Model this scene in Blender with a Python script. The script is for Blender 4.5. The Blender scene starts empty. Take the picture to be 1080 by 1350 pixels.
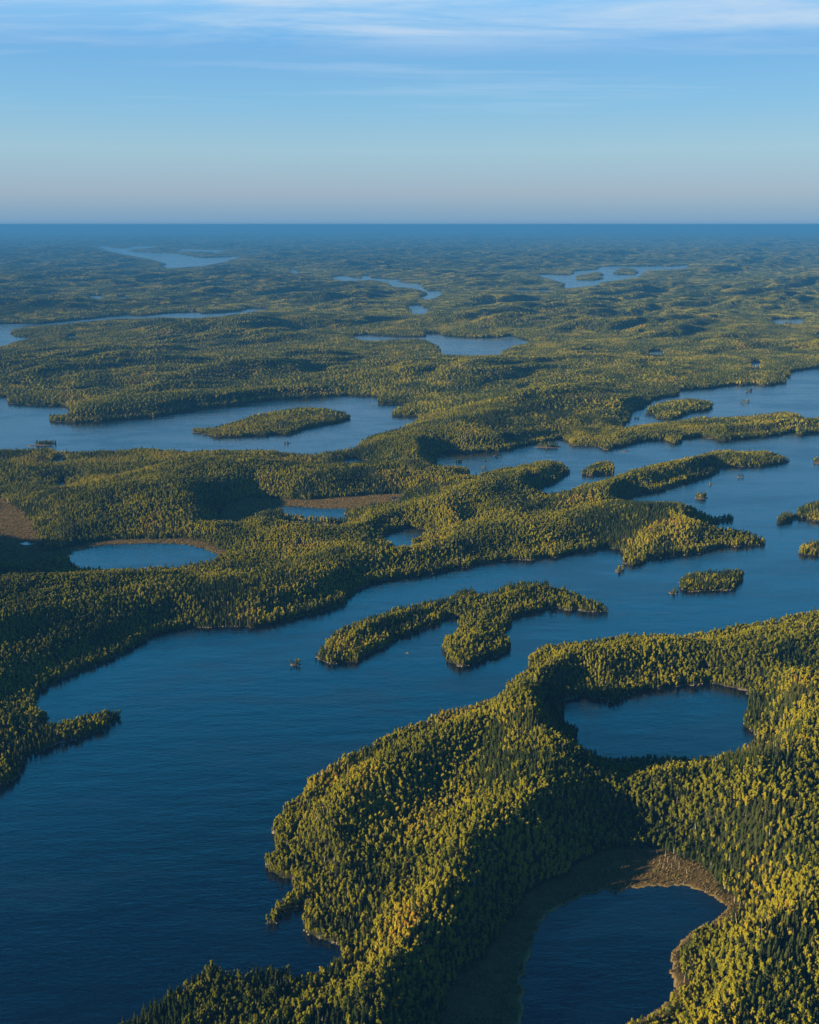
import bpy, math, random
import numpy as np
from mathutils import Vector

R = math.radians
rng = np.random.default_rng(7)
random.seed(7)
S = bpy.context.scene
COL = S.collection

# ------------------------------------------------------------------ camera
HCAM = 550.0
FPX = 1312.5                       # focal length in pixels of the 1080 x 1350 photograph (35 mm)
HOR = 296.0                        # row of the true horizontal
PITCH = math.atan((675 - HOR) / FPX)
cam = bpy.data.cameras.new('camera')
cam.sensor_fit = 'VERTICAL'; cam.sensor_height = 36; cam.lens = 35
cam.clip_start = 1; cam.clip_end = 400000
co = bpy.data.objects.new('camera', cam); COL.objects.link(co)
co.location = (0, 0, HCAM); co.rotation_euler = (math.pi / 2 - PITCH, 0, 0)
S.camera = co

# ------------------------------------------------------------------ sun, sky, exposure
EXPO = 1.85
SUN_EL = R(14.0)
SUN_AZ = R(199)                    # world angle of the sun's direction, counted from +X: left, a little towards the camera
sl = bpy.data.lights.new('sun', 'SUN'); sl.energy = 5.0; sl.angle = R(0.55); sl.color = (1.0, 0.79, 0.46)
so = bpy.data.objects.new('sun', sl); COL.objects.link(so)
sd = Vector((math.cos(SUN_AZ) * math.cos(SUN_EL), math.sin(SUN_AZ) * math.cos(SUN_EL), math.sin(SUN_EL)))
so.rotation_euler = sd.to_track_quat('Z', 'Y').to_euler()

W = bpy.data.worlds.new('World'); S.world = W; W.use_nodes = True
wt = W.node_tree; wt.nodes.clear()


def N(t, typ, **kw):
    n = t.nodes.new(typ)
    for k, v in kw.items():
        if k.startswith('_'):
            n.inputs[k[1:]].default_value = v
        else:
            setattr(n, k, v)
    return n


def math_node(t, op, a, b=None, clamp=False):
    n = t.nodes.new('ShaderNodeMath'); n.operation = op; n.use_clamp = clamp
    for i, v in enumerate((a, b)):
        if v is None: continue
        if isinstance(v, (int, float)): n.inputs[i].default_value = v
        else: t.links.new(v, n.inputs[i])
    return n.outputs[0]


def ramp(t, fac, stops, interp='LINEAR'):
    n = t.nodes.new('ShaderNodeValToRGB'); n.color_ramp.interpolation = interp
    e = n.color_ramp.elements
    while len(e) < len(stops): e.new(0.5)
    for i, (p, c) in enumerate(stops):
        e[i].position = p
        e[i].color = (c, c, c, 1) if isinstance(c, (int, float)) else (*c, 1)
    if fac is not None: t.links.new(fac, n.inputs[0])
    return n.outputs[0]


def mixc(t, fac, a, b, mode='MIX'):
    n = t.nodes.new('ShaderNodeMix'); n.data_type = 'RGBA'; n.blend_type = mode
    for i, v in ((0, fac), (6, a), (7, b)):
        if isinstance(v, (int, float)): n.inputs[i].default_value = v
        elif isinstance(v, tuple): n.inputs[i].default_value = (*v, 1)
        else: t.links.new(v, n.inputs[i])
    return n.outputs[2]


def maprange(t, v, a, b, c=0.0, d=1.0, smooth=True):
    n = t.nodes.new('ShaderNodeMapRange'); n.clamp = True
    if smooth: n.interpolation_type = 'SMOOTHSTEP'
    t.links.new(v, n.inputs[0])
    for i, x in enumerate((a, b, c, d)): n.inputs[1 + i].default_value = x
    return n.outputs[0]


sky = N(wt, 'ShaderNodeTexSky', sky_type='NISHITA', sun_disc=False)
sky.sun_elevation = SUN_EL; sky.sun_rotation = math.pi / 2 - SUN_AZ
sky.altitude = 500; sky.air_density = 1.0; sky.dust_density = 0.4; sky.ozone_density = 3.0
SKY_STRENGTH = 0.05
tc = N(wt, 'ShaderNodeTexCoord')
sep = N(wt, 'ShaderNodeSeparateXYZ'); wt.links.new(tc.outputs['Generated'], sep.inputs[0])
zz = sep.outputs[2]
# direction projected on a cloud deck
den = math_node(wt, 'MAXIMUM', math_node(wt, 'ADD', zz, 0.02), 0.03)
cx = math_node(wt, 'DIVIDE', sep.outputs[0], den); cy = math_node(wt, 'DIVIDE', sep.outputs[1], den)
cmb = N(wt, 'ShaderNodeCombineXYZ'); wt.links.new(cx, cmb.inputs[0]); wt.links.new(cy, cmb.inputs[1])


def cloud_noise(sx, sy, detail, dist, off=0.0, rot=0.0):
    m = N(wt, 'ShaderNodeMapping'); m.inputs['Scale'].default_value = (sx, sy, 1); m.inputs['Location'].default_value = (off, off * .7, off)
    m.inputs['Rotation'].default_value = (0, 0, rot)
    wt.links.new(cmb.outputs[0], m.inputs[0])
    n = N(wt, 'ShaderNodeTexNoise', _Scale=1.0, _Detail=detail, _Roughness=0.62, _Distortion=dist)
    wt.links.new(m.outputs[0], n.inputs['Vector'])
    return n.outputs[0]


c1 = ramp(wt, cloud_noise(0.55, 1.35, 7, 0.35, 5.3, 0.05), [(0.42, 0.0), (0.66, 1.0)])
c2 = ramp(wt, cloud_noise(0.10, 0.8, 4, 0.2, 9.7, -0.04), [(0.30, 0.0), (0.60, 1.0)])
high = math_node(wt, 'MULTIPLY', maprange(wt, zz, 0.140, 0.172), maprange(wt, zz, 0.21, 0.34, 1.0, 0.0))
cl = math_node(wt, 'MULTIPLY', math_node(wt, 'ADD', math_node(wt, 'MULTIPLY', c1, 0.8), math_node(wt, 'MULTIPLY', c2, 0.28), True), high)
c3 = ramp(wt, cloud_noise(0.38, 1.3, 6, 0.25, 21.3, 0.03), [(0.52, 0.0), (0.68, 1.0)])
thin = math_node(wt, 'MULTIPLY', math_node(wt, 'MULTIPLY', math_node(wt, 'MULTIPLY', c3, maprange(wt, zz, 0.34, 0.22)), maprange(wt, zz, 0.085, 0.125)), 0.32)
cfac = math_node(wt, 'MAXIMUM', cl, thin)
# clear-air colour: the Nishita sky, cooled towards blue above the haze layer; unseen bright cyan band added higher up to light the water
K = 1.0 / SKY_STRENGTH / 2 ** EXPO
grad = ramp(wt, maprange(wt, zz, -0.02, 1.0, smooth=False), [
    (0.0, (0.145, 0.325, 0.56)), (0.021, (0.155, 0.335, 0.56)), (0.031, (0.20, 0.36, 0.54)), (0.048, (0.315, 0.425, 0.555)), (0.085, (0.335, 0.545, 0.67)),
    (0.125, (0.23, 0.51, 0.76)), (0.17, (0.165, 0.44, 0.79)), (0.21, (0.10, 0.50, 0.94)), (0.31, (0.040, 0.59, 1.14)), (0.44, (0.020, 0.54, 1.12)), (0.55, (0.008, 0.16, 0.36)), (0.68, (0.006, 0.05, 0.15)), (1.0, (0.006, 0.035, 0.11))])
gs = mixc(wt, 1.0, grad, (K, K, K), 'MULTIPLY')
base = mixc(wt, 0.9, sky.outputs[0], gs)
base = mixc(wt, math_node(wt, 'MULTIPLY', cfac, 0.85), base, (0.58 * K, 0.72 * K, 0.88 * K))
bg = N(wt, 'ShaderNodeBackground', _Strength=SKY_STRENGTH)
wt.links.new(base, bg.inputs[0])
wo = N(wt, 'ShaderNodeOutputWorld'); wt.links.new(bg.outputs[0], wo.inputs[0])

vs = S.view_settings
S.display_settings.display_device = 'sRGB'
vs.view_transform = 'Standard'; vs.look = 'None'; vs.gamma = 1; vs.use_curve_mapping = False
vs.exposure = EXPO

cy_ = S.cycles
S.render.engine = 'CYCLES'
cy_.max_bounces = 4; cy_.diffuse_bounces = 2; cy_.glossy_bounces = 2; cy_.transmission_bounces = 1
cy_.volume_bounces = 0; cy_.transparent_max_bounces = 4; cy_.use_denoising = True
cy_.caustics_reflective = False; cy_.caustics_refractive = False
cy_.sample_clamp_indirect = 4.0

# ------------------------------------------------------------------ projection helpers (photo pixel <-> place)
CP, SP = math.cos(PITCH), math.sin(PITCH)


def place(px, py, z=0.0):
    """The point at height z that the photograph shows at pixel px, py."""
    a = (np.asarray(px, float) - 540) / FPX; b = (675 - np.asarray(py, float)) / FPX
    dy = CP + b * SP; dz = -SP + b * CP
    t = (z - HCAM) / dz
    return a * t, dy * t


def pixel(x, y, z):
    dz = z - HCAM
    f = y * CP - dz * SP; u = y * SP + dz * CP
    return 540 + FPX * x / f, 675 - FPX * u / f


# ------------------------------------------------------------------ noise in numpy
def hash2(ix, iy, seed):
    h = (ix.astype(np.int64) * 374761393 + iy.astype(np.int64) * 668265263 + seed * 974634777) & 0xFFFFFFFF
    h = ((h ^ (h >> 13)) * 1274126177) & 0xFFFFFFFF
    h = ((h ^ (h >> 16)) * 2246822519) & 0xFFFFFFFF
    return ((h ^ (h >> 15)) & 0xFFFFFF) / float(0xFFFFFF)


def vnoise(x, y, seed=0):
    ix = np.floor(x); iy = np.floor(y); fx = x - ix; fy = y - iy
    fx = fx * fx * fx * (fx * (fx * 6 - 15) + 10); fy = fy * fy * fy * (fy * (fy * 6 - 15) + 10)
    a = hash2(ix, iy, seed); b = hash2(ix + 1, iy, seed); c = hash2(ix, iy + 1, seed); d = hash2(ix + 1, iy + 1, seed)
    return (a + (b - a) * fx + (c - a) * fy + (a - b - c + d) * fx * fy) * 2 - 1


def fbm(x, y, seed=0, octv=4, gain=0.5):
    s = 0; a = 1; t = 0
    for o in range(octv):
        s = s + a * vnoise(x * 2 ** o + 17.3 * o, y * 2 ** o - 9.1 * o, seed + o); t += a; a *= gain
    return s / t


def sstep(x, a, b):
    t = np.clip((x - a) / (b - a), 0, 1); return t * t * (3 - 2 * t)


def inside(px, py, poly):
    p = np.asarray(poly, float); out = np.zeros(px.shape, bool)
    bb = (px >= p[:, 0].min()) & (px <= p[:, 0].max()) & (py >= p[:, 1].min()) & (py <= p[:, 1].max())
    idx = np.nonzero(bb)
    if len(idx[0]) == 0: return out
    x = px[idx]; y = py[idx]; r = np.zeros(x.shape, bool)
    q = np.roll(p, -1, 0)
    for (x0, y0), (x1, y1) in zip(p, q):
        if y0 == y1: continue
        c = (y0 > y) != (y1 > y)
        r ^= c & (x < (x1 - x0) * (y - y0) / (y1 - y0) + x0)
    out[idx] = r
    return out


# ------------------------------------------------------------------ the chart: shorelines as they appear in the photograph
def sl_(x0, x1, y, h=1.6):          # a sliver of far water
    m = (x0 + x1) / 2; w = (x1 - x0)
    return [(x0, y), (x0 + .2 * w, y - h * .5), (m, y - h * .4), (x1 - .15 * w, y - h * .6), (x1, y), (x1 - .3 * w, y + h * .5), (m, y + h * .3), (x0 + .2 * w, y + h * .5)]


LAKES = [
 ('lake', 'wide dark blue main lake running from the bottom left corner up to the right edge', [
  (-1500,1150),(-300,1080),(0,1038),(17,1030),(28,1018),(31,998),(43,993),(83,978),(113,971),(140,962),(163,947),(163,937),(150,932),(110,940),(85,947),(61,953),
  (60,937),(48,927),(47,917),(63,903),(110,883),(143,870),(173,853),(200,837),(233,829),(293,825),(333,827),(360,822),(393,813),(453,797),(455,788),(467,780),(490,768),
  (527,762),(563,757),(610,748),(650,740),(693,738),(720,733),(733,735),(763,727),(800,722),(820,725),(823,743),(837,746),(850,743),(853,737),(877,735),(920,730),(953,720),
  (1007,719),(1011,715),(1005,707),(983,698),(960,697),(933,697),(933,693),(953,687),(973,685),(973,679),(960,676),(940,681),(920,673),(907,665),(887,662),(853,663),(830,660),
  (837,652),(870,647),(903,637),(933,627),(948,620),(950,615),(987,616),(1013,614),(1043,608),(1040,603),(1027,597),(1007,593),(983,595),(960,593),(940,593),(923,600),(887,608),
  (853,613),(820,623),(797,632),(770,637),(747,645),(720,649),(712,648),(717,642),(733,635),(750,623),(749,615),(740,608),(727,606),(720,606),(687,612),(643,620),(623,626),
  (617,622),(620,615),(600,613),(587,615),(573,608),(578,603),(573,597),(593,595),(610,597),(643,595),(673,593),(693,587),(720,583),(740,578),(750,582),(753,587),(787,588),
  (800,593),(817,590),(853,580),(877,580),(887,586),(900,582),(902,577),(933,575),(950,581),(987,577),(1020,575),(1048,568),(1053,574),(1080,570),(1200,566),(1500,556),(1700,700),
  (1500,748),(1300,775),(1170,792),(1080,804),(1040,810),(1003,817),(970,823),(947,828),(920,834),(900,836),(853,835),(820,835),(787,842),(753,845),(727,848),(713,852),(698,863),
  (695,880),(680,887),(668,897),(670,908),(653,918),(620,927),(577,937),(533,957),(493,973),(473,985),(447,1000),(410,1023),(397,1047),(383,1053),(357,1077),(353,1098),
  (362,1102),(363,1112),(347,1123),(342,1140),(353,1150),(370,1157),(387,1162),(370,1177),(363,1190),(350,1200),(348,1215),(363,1215),(380,1203),(398,1195),(405,1193),
  (405,1210),(403,1232),(423,1238),(443,1242),(447,1250),(440,1262),(417,1272),(383,1277),(337,1275),(320,1273),(300,1271),(277,1263),(253,1278),(233,1294),(203,1314),(157,1349),
  (60,1420),(-200,1700),(-1500,1700)]),
 ('lake', 'blue arm of the lake behind the long wooded peninsula at the right edge', [
  (820,563),(830,552),(833,543),(846,537),(848,539),(852,533),(864,526.5),(880,523),(897,520.5),(896,514),(927,513),(960,508),
  (997,507),(1007,509),(1033,505),(1035,500),(1043,490),(1080,485),(1500,465),(1500,540),(1250,550),(1080,550),(1063,552),(1053,545),(1033,542),(1013,545),(987,548),(953,550),(920,550),(887,555),(853,558)]),
 ('lake', 'blue lake on the left with the long wooded island in it', [
  (-500,518),(0,523),(10,523),(9,532),(50,535),(87,535),(95,543),(80,547),(63,546),(63,555),(93,557),(140,555),(200,550),(247,540),(300,535),(333,530),(360,527),(410,524),(457,521),
  (500,523),(498,532),(507,533),(540,533),(520,540),(515,548),(557,549),(540,558),(523,567),(493,572),(477,580),(470,588),(447,593),(413,599),(380,597),(357,593),(320,592),(285,593),
  (250,595),(217,592),(187,590),(160,593),(100,595),(73,595),(70,590),(27,592),(0,592),(-500,602)]),
 ('lake', 'narrow pale blue lake entering at the left edge beyond the wooded plain', [
  (-300,424),(0,427),(20,426),(50,427),(100,422),(143,417),(167,415),(187,416),(217,413),(260,411),(267,413),(297,411.5),(320,409),(327,406),(343,406.5),(360,407),(340,409),(320,412),(293,416),
  (257,419),(217,417.5),(187,419),(150,420),(113,423),(77,427),(47,429),(17,433),(13,437),(20,443),(40,445),(17,449),(10,453),(0,455),(-300,468)]),
 ('lake', 'pale lake with low points far off at the upper left', [
  (130,325),(140,323.5),(150,327),(170,327),(177,324),(207,324),(200,327),(170,329),(177,332),(207,333),(233,334),(250,337),(267,340),(300,339),(317,337),(313,340),(297,345),(267,351),
  (233,353),(217,354),(213,350),(220,348),(200,342),(177,338),(147,332),(133,328)]),
 ('lake', 'small pale lake just right of the far upper left lake', [(230,331),(240,328),(267,329),(303,329),(290,332),(292,335),(280,335),(267,332),(247,332)]),
 ('lake', 'winding pale river-like lake in the upper centre', [
  (435,366),(450,363),(475,367),(477,363),(487,363),(490,366),(510,368),(527,368),(530,372),(552,373),(557,378),(565,383),(580,383),(583,387),(573,392),(560,395),(555,391),(567,387),
  (560,383),(547,380),(520,378),(510,372),(493,369),(473,369.5),(457,371)]),
 ('pond', 'small pale pond below the winding lake in the upper centre', [(538,402),(557,402),(560,405),(567,408),(557,414),(545,413),(543,408)]),
 ('lake', 'pale lake with two wooded islands far off at the upper right', [
  (708,362),(720,361),(737,362),(753,362),(758,357),(787,355),(792,351),(830,351),(870,350),(883,351),(912,349),(900,353),(880,354),(853,355),(845,360),(843,363),(817,367),(793,370),
  (787,374),(747,378),(743,375),(747,372),(727,366)]),
 ('lake', 'blue lake in the middle distance at the centre with a narrow left arm', [
  (463,442),(483,441),(517,443),(540,443.5),(560,443.5),(560,439),(580,439),(587,443),(627,445),(660,444),(673,442),(700,450),(680,454),(663,460),(660,466),(633,467),(617,467),(583,466),
  (582,460),(573,452),(560,446),(540,446),(520,446),(503,448),(483,448),(470,445)]),
 ('pond', 'oval pond ringed by brown marsh on the left', [
  (90,732),(100,726),(133,719),(167,717),(213,716),(247,718),(273,725),(288,732),(283,737),(250,742),(220,746),(187,749),(150,748),(127,748),(100,746),(92,740)]),
 ('pond', 'narrow pond beside the brown marsh left of centre', [(367,668),(387,666.5),(420,670),(460,671.5),(457,676),(417,677),(393,674),(373,672)]),
 ('pond', 'small pond sunk between wooded ridges at the centre', [(505,707),(517,700),(537,696),(557,697),(563,700),(540,705),(523,709),(510,709)]),
 ('pond', 'broad blue pond enclosed by forest on the lower right', [
  (742,930),(743,925),(763,918),(800,920),(802,927),(820,922),(837,913),(870,908),(903,904),(933,901),(953,904),(987,912),(990,923),(987,940),(983,957),(998,965),(997,970),(983,980),
  (970,990),(953,994),(920,995),(887,995),(837,995),(787,993),(757,988),(763,970),(762,960),(747,947)]),
 ('pond', 'dark navy pond with a brown marsh rim at the bottom right', [
  (793,1173),(825,1170),(873,1166),(893,1166),(920,1171),(937,1178),(960,1194),(943,1210),(920,1225),(900,1242),(896,1252),(890,1263),(890,1275),(885,1284),(892,1294),(891,1304),(883,1320),(862,1332),(820,1352),
  (790,1385),(750,1420),(700,1410),(687,1350),(687,1290),(700,1257),(703,1230),(723,1203),(753,1187)]),
 ('pond', 'tiny bright pool between the ridges just below the narrow centre channel', [(452,605),(470,604),(487,606),(478,611),(458,611)]),
 ('pond', 'tiny pool at the right end of the brown marsh left of centre', [(517,660),(521,655),(526,655),(524,660)]),
 ('pond', 'small pool behind dark trees near the left edge, uppermost of two', [(68,606),(74,602.5),(87,603),(86,606),(76,607)]),
 ('pond', 'small pool behind dark trees near the left edge, lower of two', [(74,636),(80,633),(87,634),(86,638),(78,639)]),
 ('pond', 'sliver of water in the dark marsh at the left edge', [(21,716),(30,715),(42,716),(40,718),(24,718)]),
 ('pond', 'pale strip of water in the far forest at the right', sl_(1016,1064,421.5,3.6)),
 ('pond', 'small pale pool far off left of centre, wider of two', sl_(116,138,390.5,2.6)),
 ('pond', 'small pale pool far off left of centre, smaller of two', sl_(157,168,391.5,2.2)),
 ('pond', 'thin pale pool below the narrow left lake', sl_(88,102,443,2)),
 ('pond', 'thin far pool touching the left edge', sl_(-30,20,346)),
 ('pond', 'thin far pool a little in from the left edge', sl_(54,69,344)),
 ('pond', 'thin strip of water below the far upper left lake', sl_(183,214,357.5)),
 ('pond', 'thin far pool right of the upper left lake', sl_(325,342,335)),
 ('pond', 'thin far pool above the upper left lake', sl_(250,267,318.5,1)),
 ('pond', 'thin far pool in the blue haze left of centre', sl_(379,401,324.5,1.2)),
 ('pond', 'left of two very thin pools near the horizon', sl_(433,458,316,.9)),
 ('pond', 'right of two very thin pools near the horizon', sl_(473,496,314.5,.9)),
 ('pond', 'small far pool just left of the winding lake', [(380,355),(387,355),(397,359),(387,359)]),
 ('pond', 'thin strip of water left of the far upper right lake', sl_(677,735,382.5,1.8)),
 ('pond', 'thin pool in the blue haze right of centre', sl_(811,829,318.5,1.1)),
 ('pond', 'thin pool in the haze above the upper right lake', sl_(867,881,327.5,1.1)),
 ('pond', 'tiny pool just below the upper right lake', sl_(899,906,371.5,1.6)),
 ('pond', 'tiny far pool near the right edge', sl_(1029,1038,366.5,1.2)),
 ('pond', 'pale pool at the right edge of the far forest', sl_(1073,1110,440,3)),
 ('pond', 'small pool in the forest right of the central lake', sl_(854,876,463.5,3)),
 ('pond', 'small pool in the forest near the right arm of the lake', sl_(989,1004,479,4)),
]
ISLANDS = [
 ('hooked wooded island in the main lake with a stubby southern lobe', [
  (415,865),(418,853),(432,842),(440,828),(460,822),(493,808),(527,798),(560,792),(590,787),(607,777),(623,773),(637,782),(650,777),(660,770),(687,765),(720,765),(730,772),(753,778),
  (777,787),(800,795),(808,802),(808,807),(780,807),(750,805),(730,801),(720,802),(700,808),(673,812),(672,827),(660,830),(675,842),(675,855),(653,863),(627,873),(607,880),(590,870),
  (585,853),(583,840),(593,833),(607,825),(608,818),(602,815),(590,815),(560,828),(527,840),(507,850),(477,867),(473,873),(437,874),(420,868)]),
 ('oval wooded island in the main lake right of centre', [
  (885,775),(895,770),(897,760),(907,755),(940,749),(953,750),(980,750),(985,758),(970,772),(968,777),(933,779),(913,781),(897,778),(887,783)]),
 ('lower of two wooded islands cut by the right edge', [(1053,732),(1057,717),(1070,713),(1080,712),(1130,712),(1135,735),(1080,733)]),
 ('upper of two wooded islands cut by the right edge, with a low left tip', [
  (1020,687),(1022,680),(1037,673),(1048,675),(1052,668),(1067,662),(1080,660),(1150,657),(1160,688),(1080,688),(1060,685),(1047,683),(1040,688),(1027,690)]),
 ('small rounded wooded island in the channel left of the long ridge', [(766,625),(770,617),(787,608),(808,606),(812,615),(807,624),(780,627)]),
 ('long wooded island in the left lake', [
  (253,570),(255,563),(277,563),(293,560),(317,553),(333,547),(350,545),(360,543),(387,538),(413,537),(437,540),(457,543),(462,552),(440,558),(403,565),(380,573),(360,573),(327,575),(283,577),(273,572)]),
 ('low wooded island in the pale lake at the far upper left', [(250,335.3),(262,333),(280,332.6),(291,335.4),(281,338.2),(258,337.4)]),
 ('wooded island in the far upper right lake, left of two', [(759,365),(770,362),(787,358.5),(798,362),(790,364),(797,367),(783,369.5),(760,369)]),
 ('wooded island tucked against the shore in the right arm of the lake', [(850,546),(855,538),(866,532),(884,528.5),(907,525),(933,528),(942,533),(933,541),(910,544),(887,553),(867,552),(863,547)]),
 ('wooded island in the far upper right lake, right of two', [(809,360),(817,354),(833,354),(843,358),(837,362),(812,362)]),
]
BOGS = [
 [(570,1500),(570,1350),(600,1290),(660,1230),(677,1210),(693,1183),(727,1160),(770,1137),(810,1118),(847,1115),(867,1117),(893,1130),(920,1138),(943,1157),(950,1173),(973,1183),(977,1200),
  (960,1217),(937,1230),(917,1237),(905,1250),(900,1283),(907,1303),(897,1322),(868,1340),(830,1365),(800,1420),(760,1460)],
 [(62,728),(90,722),(130,714),(190,711),(240,711),(272,717),(294,727),(298,735),(286,737),(250,738),(187,738),(100,738),(60,744),(-60,760),(-100,700),(-60,655),(0,658),(24,672),(44,692),(50,712)],
 [(285,692),(295,668),(330,656),(400,660),(450,657),(490,653),(527,652),(528,664),(500,668),(462,675),(420,674),(370,672),(340,682),(310,694)],
 [(20,512),(90,514),(150,509),(250,505),(330,504),(330,508),(200,515),(110,519)],
]
# crest lines of the nearer hills: points as seen on the crest, crest height, half width in metres
HILLS = [
 ([(728,872),(722,960),(697,1060),(660,1160),(600,1280)], 43, 74),
 ([(640,945),(560,985),(470,1035),(410,1090)], 20, 50),
 ([(740,1110),(800,1065),(870,1030)], 17, 45),
 ([(1030,905),(1070,960),(1080,1080),(1050,1180),(1020,1300)], 30, 120),
 ([(760,868),(850,870),(950,860),(1060,845)], 20, 60),
 ([(-60,850),(60,800),(180,790),(330,775),(450,735),(600,705),(700,688)], 16, 85),
 ([(-100,770),(60,775),(200,765)], 18, 70), ([(-125,748),(-95,700),(-78,655)], 50, 80), ([(285,700),(262,690)], 26, 38),
 ([(440,828),(520,800),(600,780)], 15, 32), ([(620,840),(650,832)], 10, 28), ([(660,780),(740,775)], 10, 32),
 ([(360,625),(440,628),(520,610)], 16, 90), ([(530,680),(640,640),(730,618)], 26, 70),
 ([(760,655),(860,620),(940,600)], 16, 60), ([(840,670),(900,670),(950,705)], 22, 80), ([(700,690),(800,670)], 18, 90),
 ([(560,580),(650,545),(760,520)], 27, 170), ([(150,640),(250,630),(330,620)], 14, 110), ([(380,700),(520,685)], 8, 50),
 ([(130,535),(280,520),(400,510)], 18, 100), ([(800,583),(960,563),(1060,555)], 12, 45),
]

# ------------------------------------------------------------------ terrain on a fan-shaped grid around the shoreline chart
DA = 0.0029
A_MAX = R(37)
phis = np.arange(-A_MAX, A_MAX + DA, DA)
rows = list(np.arange(math.log(370), math.log(30000), DA))
rows += list(np.linspace(rows[-1], math.log(92000), 190)[1:])
lr = np.array(rows); rr = np.exp(lr)
NR, NC = len(lr), len(phis)
RG, PG = np.meshgrid(rr, phis, indexing='ij')
X = RG * np.sin(PG); Y = RG * np.cos(PG)
print('grid', NR, NC)
# small natural wobble of the shoreline
jx = 5.5 * fbm(X / 26, Y / 26, 11, 3) + 2 * vnoise(X / 7, Y / 7, 14); jy = 5.5 * fbm(X / 26, Y / 26, 12, 3) + 2 * vnoise(X / 7, Y / 7, 15)
wid = np.full(X.shape, -1, int)
isl = np.zeros(X.shape, int)


def lookup(z):
    px, py = pixel(X + jx, Y + jy, z)
    w = np.full(X.shape, -1, int); k_ = np.zeros(X.shape, int)
    for i, (_, _, p) in enumerate(LAKES):
        m = inside(px, py, p); w[m] = i
    for i, (_, p) in enumerate(ISLANDS):
        m = inside(px, py, p); k_[m] = i + 1; w[m] = -1
    return w, k_


w0, k0 = lookup(0.0)
px0, py0 = pixel(X + jx, Y + jy, 0.0)
bog = np.zeros(X.shape, bool)
for b in BOGS: bog |= inside(px0, py0, b)
w1, _ = lookup(5.5); w2, _ = lookup(10.5); w3, _ = lookup(17.0)
if True:
    w3[w3 == 0] = -1               # the main lake keeps its shores
    w3[(RG < 3500) & (w3 != 11) & (w3 != 12)] = -1
    w3[k0 > 0] = -1
    w4, _ = lookup(30.0); w4[~np.isin(w4, [8, 11, 12] + list(range(20, 41)))] = -1; w4[k0 > 0] = -1
    w3 = np.where(w4 >= 0, w4, w3)
wid = w0.copy()
for wz in (w1, w2, w3):
    m = (wid < 0) & (wz >= 0) & (wz != 14) & ~bog
    wid[m] = wz[m]
wet = wid >= 0
isl = np.where(wet, 0, k0)


def edt(mask, K):
    """distance (in grid cells, up to K) to the nearest True cell"""
    big = float(K)
    d = np.where(mask, 0.0, big)
    for i in range(1, NC): d[:, i] = np.minimum(d[:, i], d[:, i - 1] + 1)
    for i in range(NC - 2, -1, -1): d[:, i] = np.minimum(d[:, i], d[:, i + 1] + 1)
    d = np.minimum(d, big); d2 = d * d; out = d2.copy()
    for s in range(1, K):
        out[s:] = np.minimum(out[s:], d2[:-s] + s * s)
        out[:-s] = np.minimum(out[:-s], d2[s:] + s * s)
    return np.minimum(np.sqrt(out), big)


cell = RG * DA
d_land = edt(wet, 48) * cell        # on land: metres to the water
d_wet = edt(~wet, 14) * cell
d_bog = edt(bog | wet, 30) * cell
d_inbog = edt(~bog & ~wet, 14) * cell

# relief: ridges run from lower left to upper right (45 degrees)
U = (X + Y) / math.sqrt(2); V = (X - Y) / math.sqrt(2)
wx = 60 * fbm(X / 400, Y / 400, 31, 2)
n1 = fbm((U + wx) / 520, (V + wx) / 170, 41, 4)
n2 = fbm(U / 1500, V / 600, 51, 4)
n3 = fbm(U / 5200, V / 3000, 61, 3)
rad = RG / 1000
far1 = sstep(rad, 2.2, 6); far2 = sstep(rad, 8, 20)
n4 = fbm((U + wx) / 150, (V + wx) / 75, 45, 2)
rel = 12 + 5.5 * n4 + (24 + 13 * far1) * np.clip(n1 * 1.9 + .15, -.5, 1.35) + (8 + 37 * far1 + 14 * far2) * n2 + (4 + 40 * far2) * n3
shore2 = sstep(d_land, 0, np.clip(cell * 46, 95, 600))
Z = 0.5 + 2.4 * (1 - np.exp(-d_land / 7)) + 4.5 * sstep(d_land, 2, 45) + shore2 * rel
hillz = np.zeros_like(Z)
for pts, h, wdt in HILLS:
    P = np.array([place(a, b, h + 11) for a, b in pts])
    reach = wdt * 3.2
    x0, y0 = P.min(0) - reach; x1, y1 = P.max(0) + reach
    m = np.nonzero((X > x0) & (X < x1) & (Y > y0) & (Y < y1))
    xs, ys = X[m], Y[m]; best = np.full(xs.shape, 1e9)
    for (ax, ay), (bx, by) in zip(P[:-1], P[1:]):
        L2 = (bx - ax) ** 2 + (by - ay) ** 2
        t = np.clip(((xs - ax) * (bx - ax) + (ys - ay) * (by - ay)) / L2, 0, 1)
        best = np.minimum(best, np.hypot(xs - ax - t * (bx - ax), ys - ay - t * (by - ay)))
    ww = wdt * (1 + .25 * vnoise(xs / 60, ys / 60, 71))
    hillz[m] = np.maximum(hillz[m], h * np.exp(-(best / ww) ** 2))
near = 1 - sstep(rad, 2.6, 3.6)
Z = Z * (1 - 0.35 * near * sstep(hillz, 0, 12)) + hillz * sstep(d_land, 0, 48)
Z = np.maximum(Z, 0.5 + 0.02 * np.minimum(d_land, 60))
Z += 0.5 * fbm(X / 14, Y / 14, 81, 2) * sstep(d_land, 6, 20)
bogf = sstep(d_bog, 0, 55) if True else 1
Z = np.where(wet, -0.3 - np.minimum(d_wet, 40) * 0.25, (0.45 + 0.12 * vnoise(X / 6, Y / 6, 91)) * (1 - bogf) + Z * bogf)
Z = np.where(bog & ~wet, 0.42 + 0.14 * vnoise(X / 5, Y / 5, 92), Z)
# the same slight rise for dry land right against open water (no marsh)
Z = np.where(~wet & ~bog & (d_bog >= d_land - 1e-6), np.maximum(Z, 0.7 + 2.0 * (1 - np.exp(-d_land / 6))), Z)
slope_x = None


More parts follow.
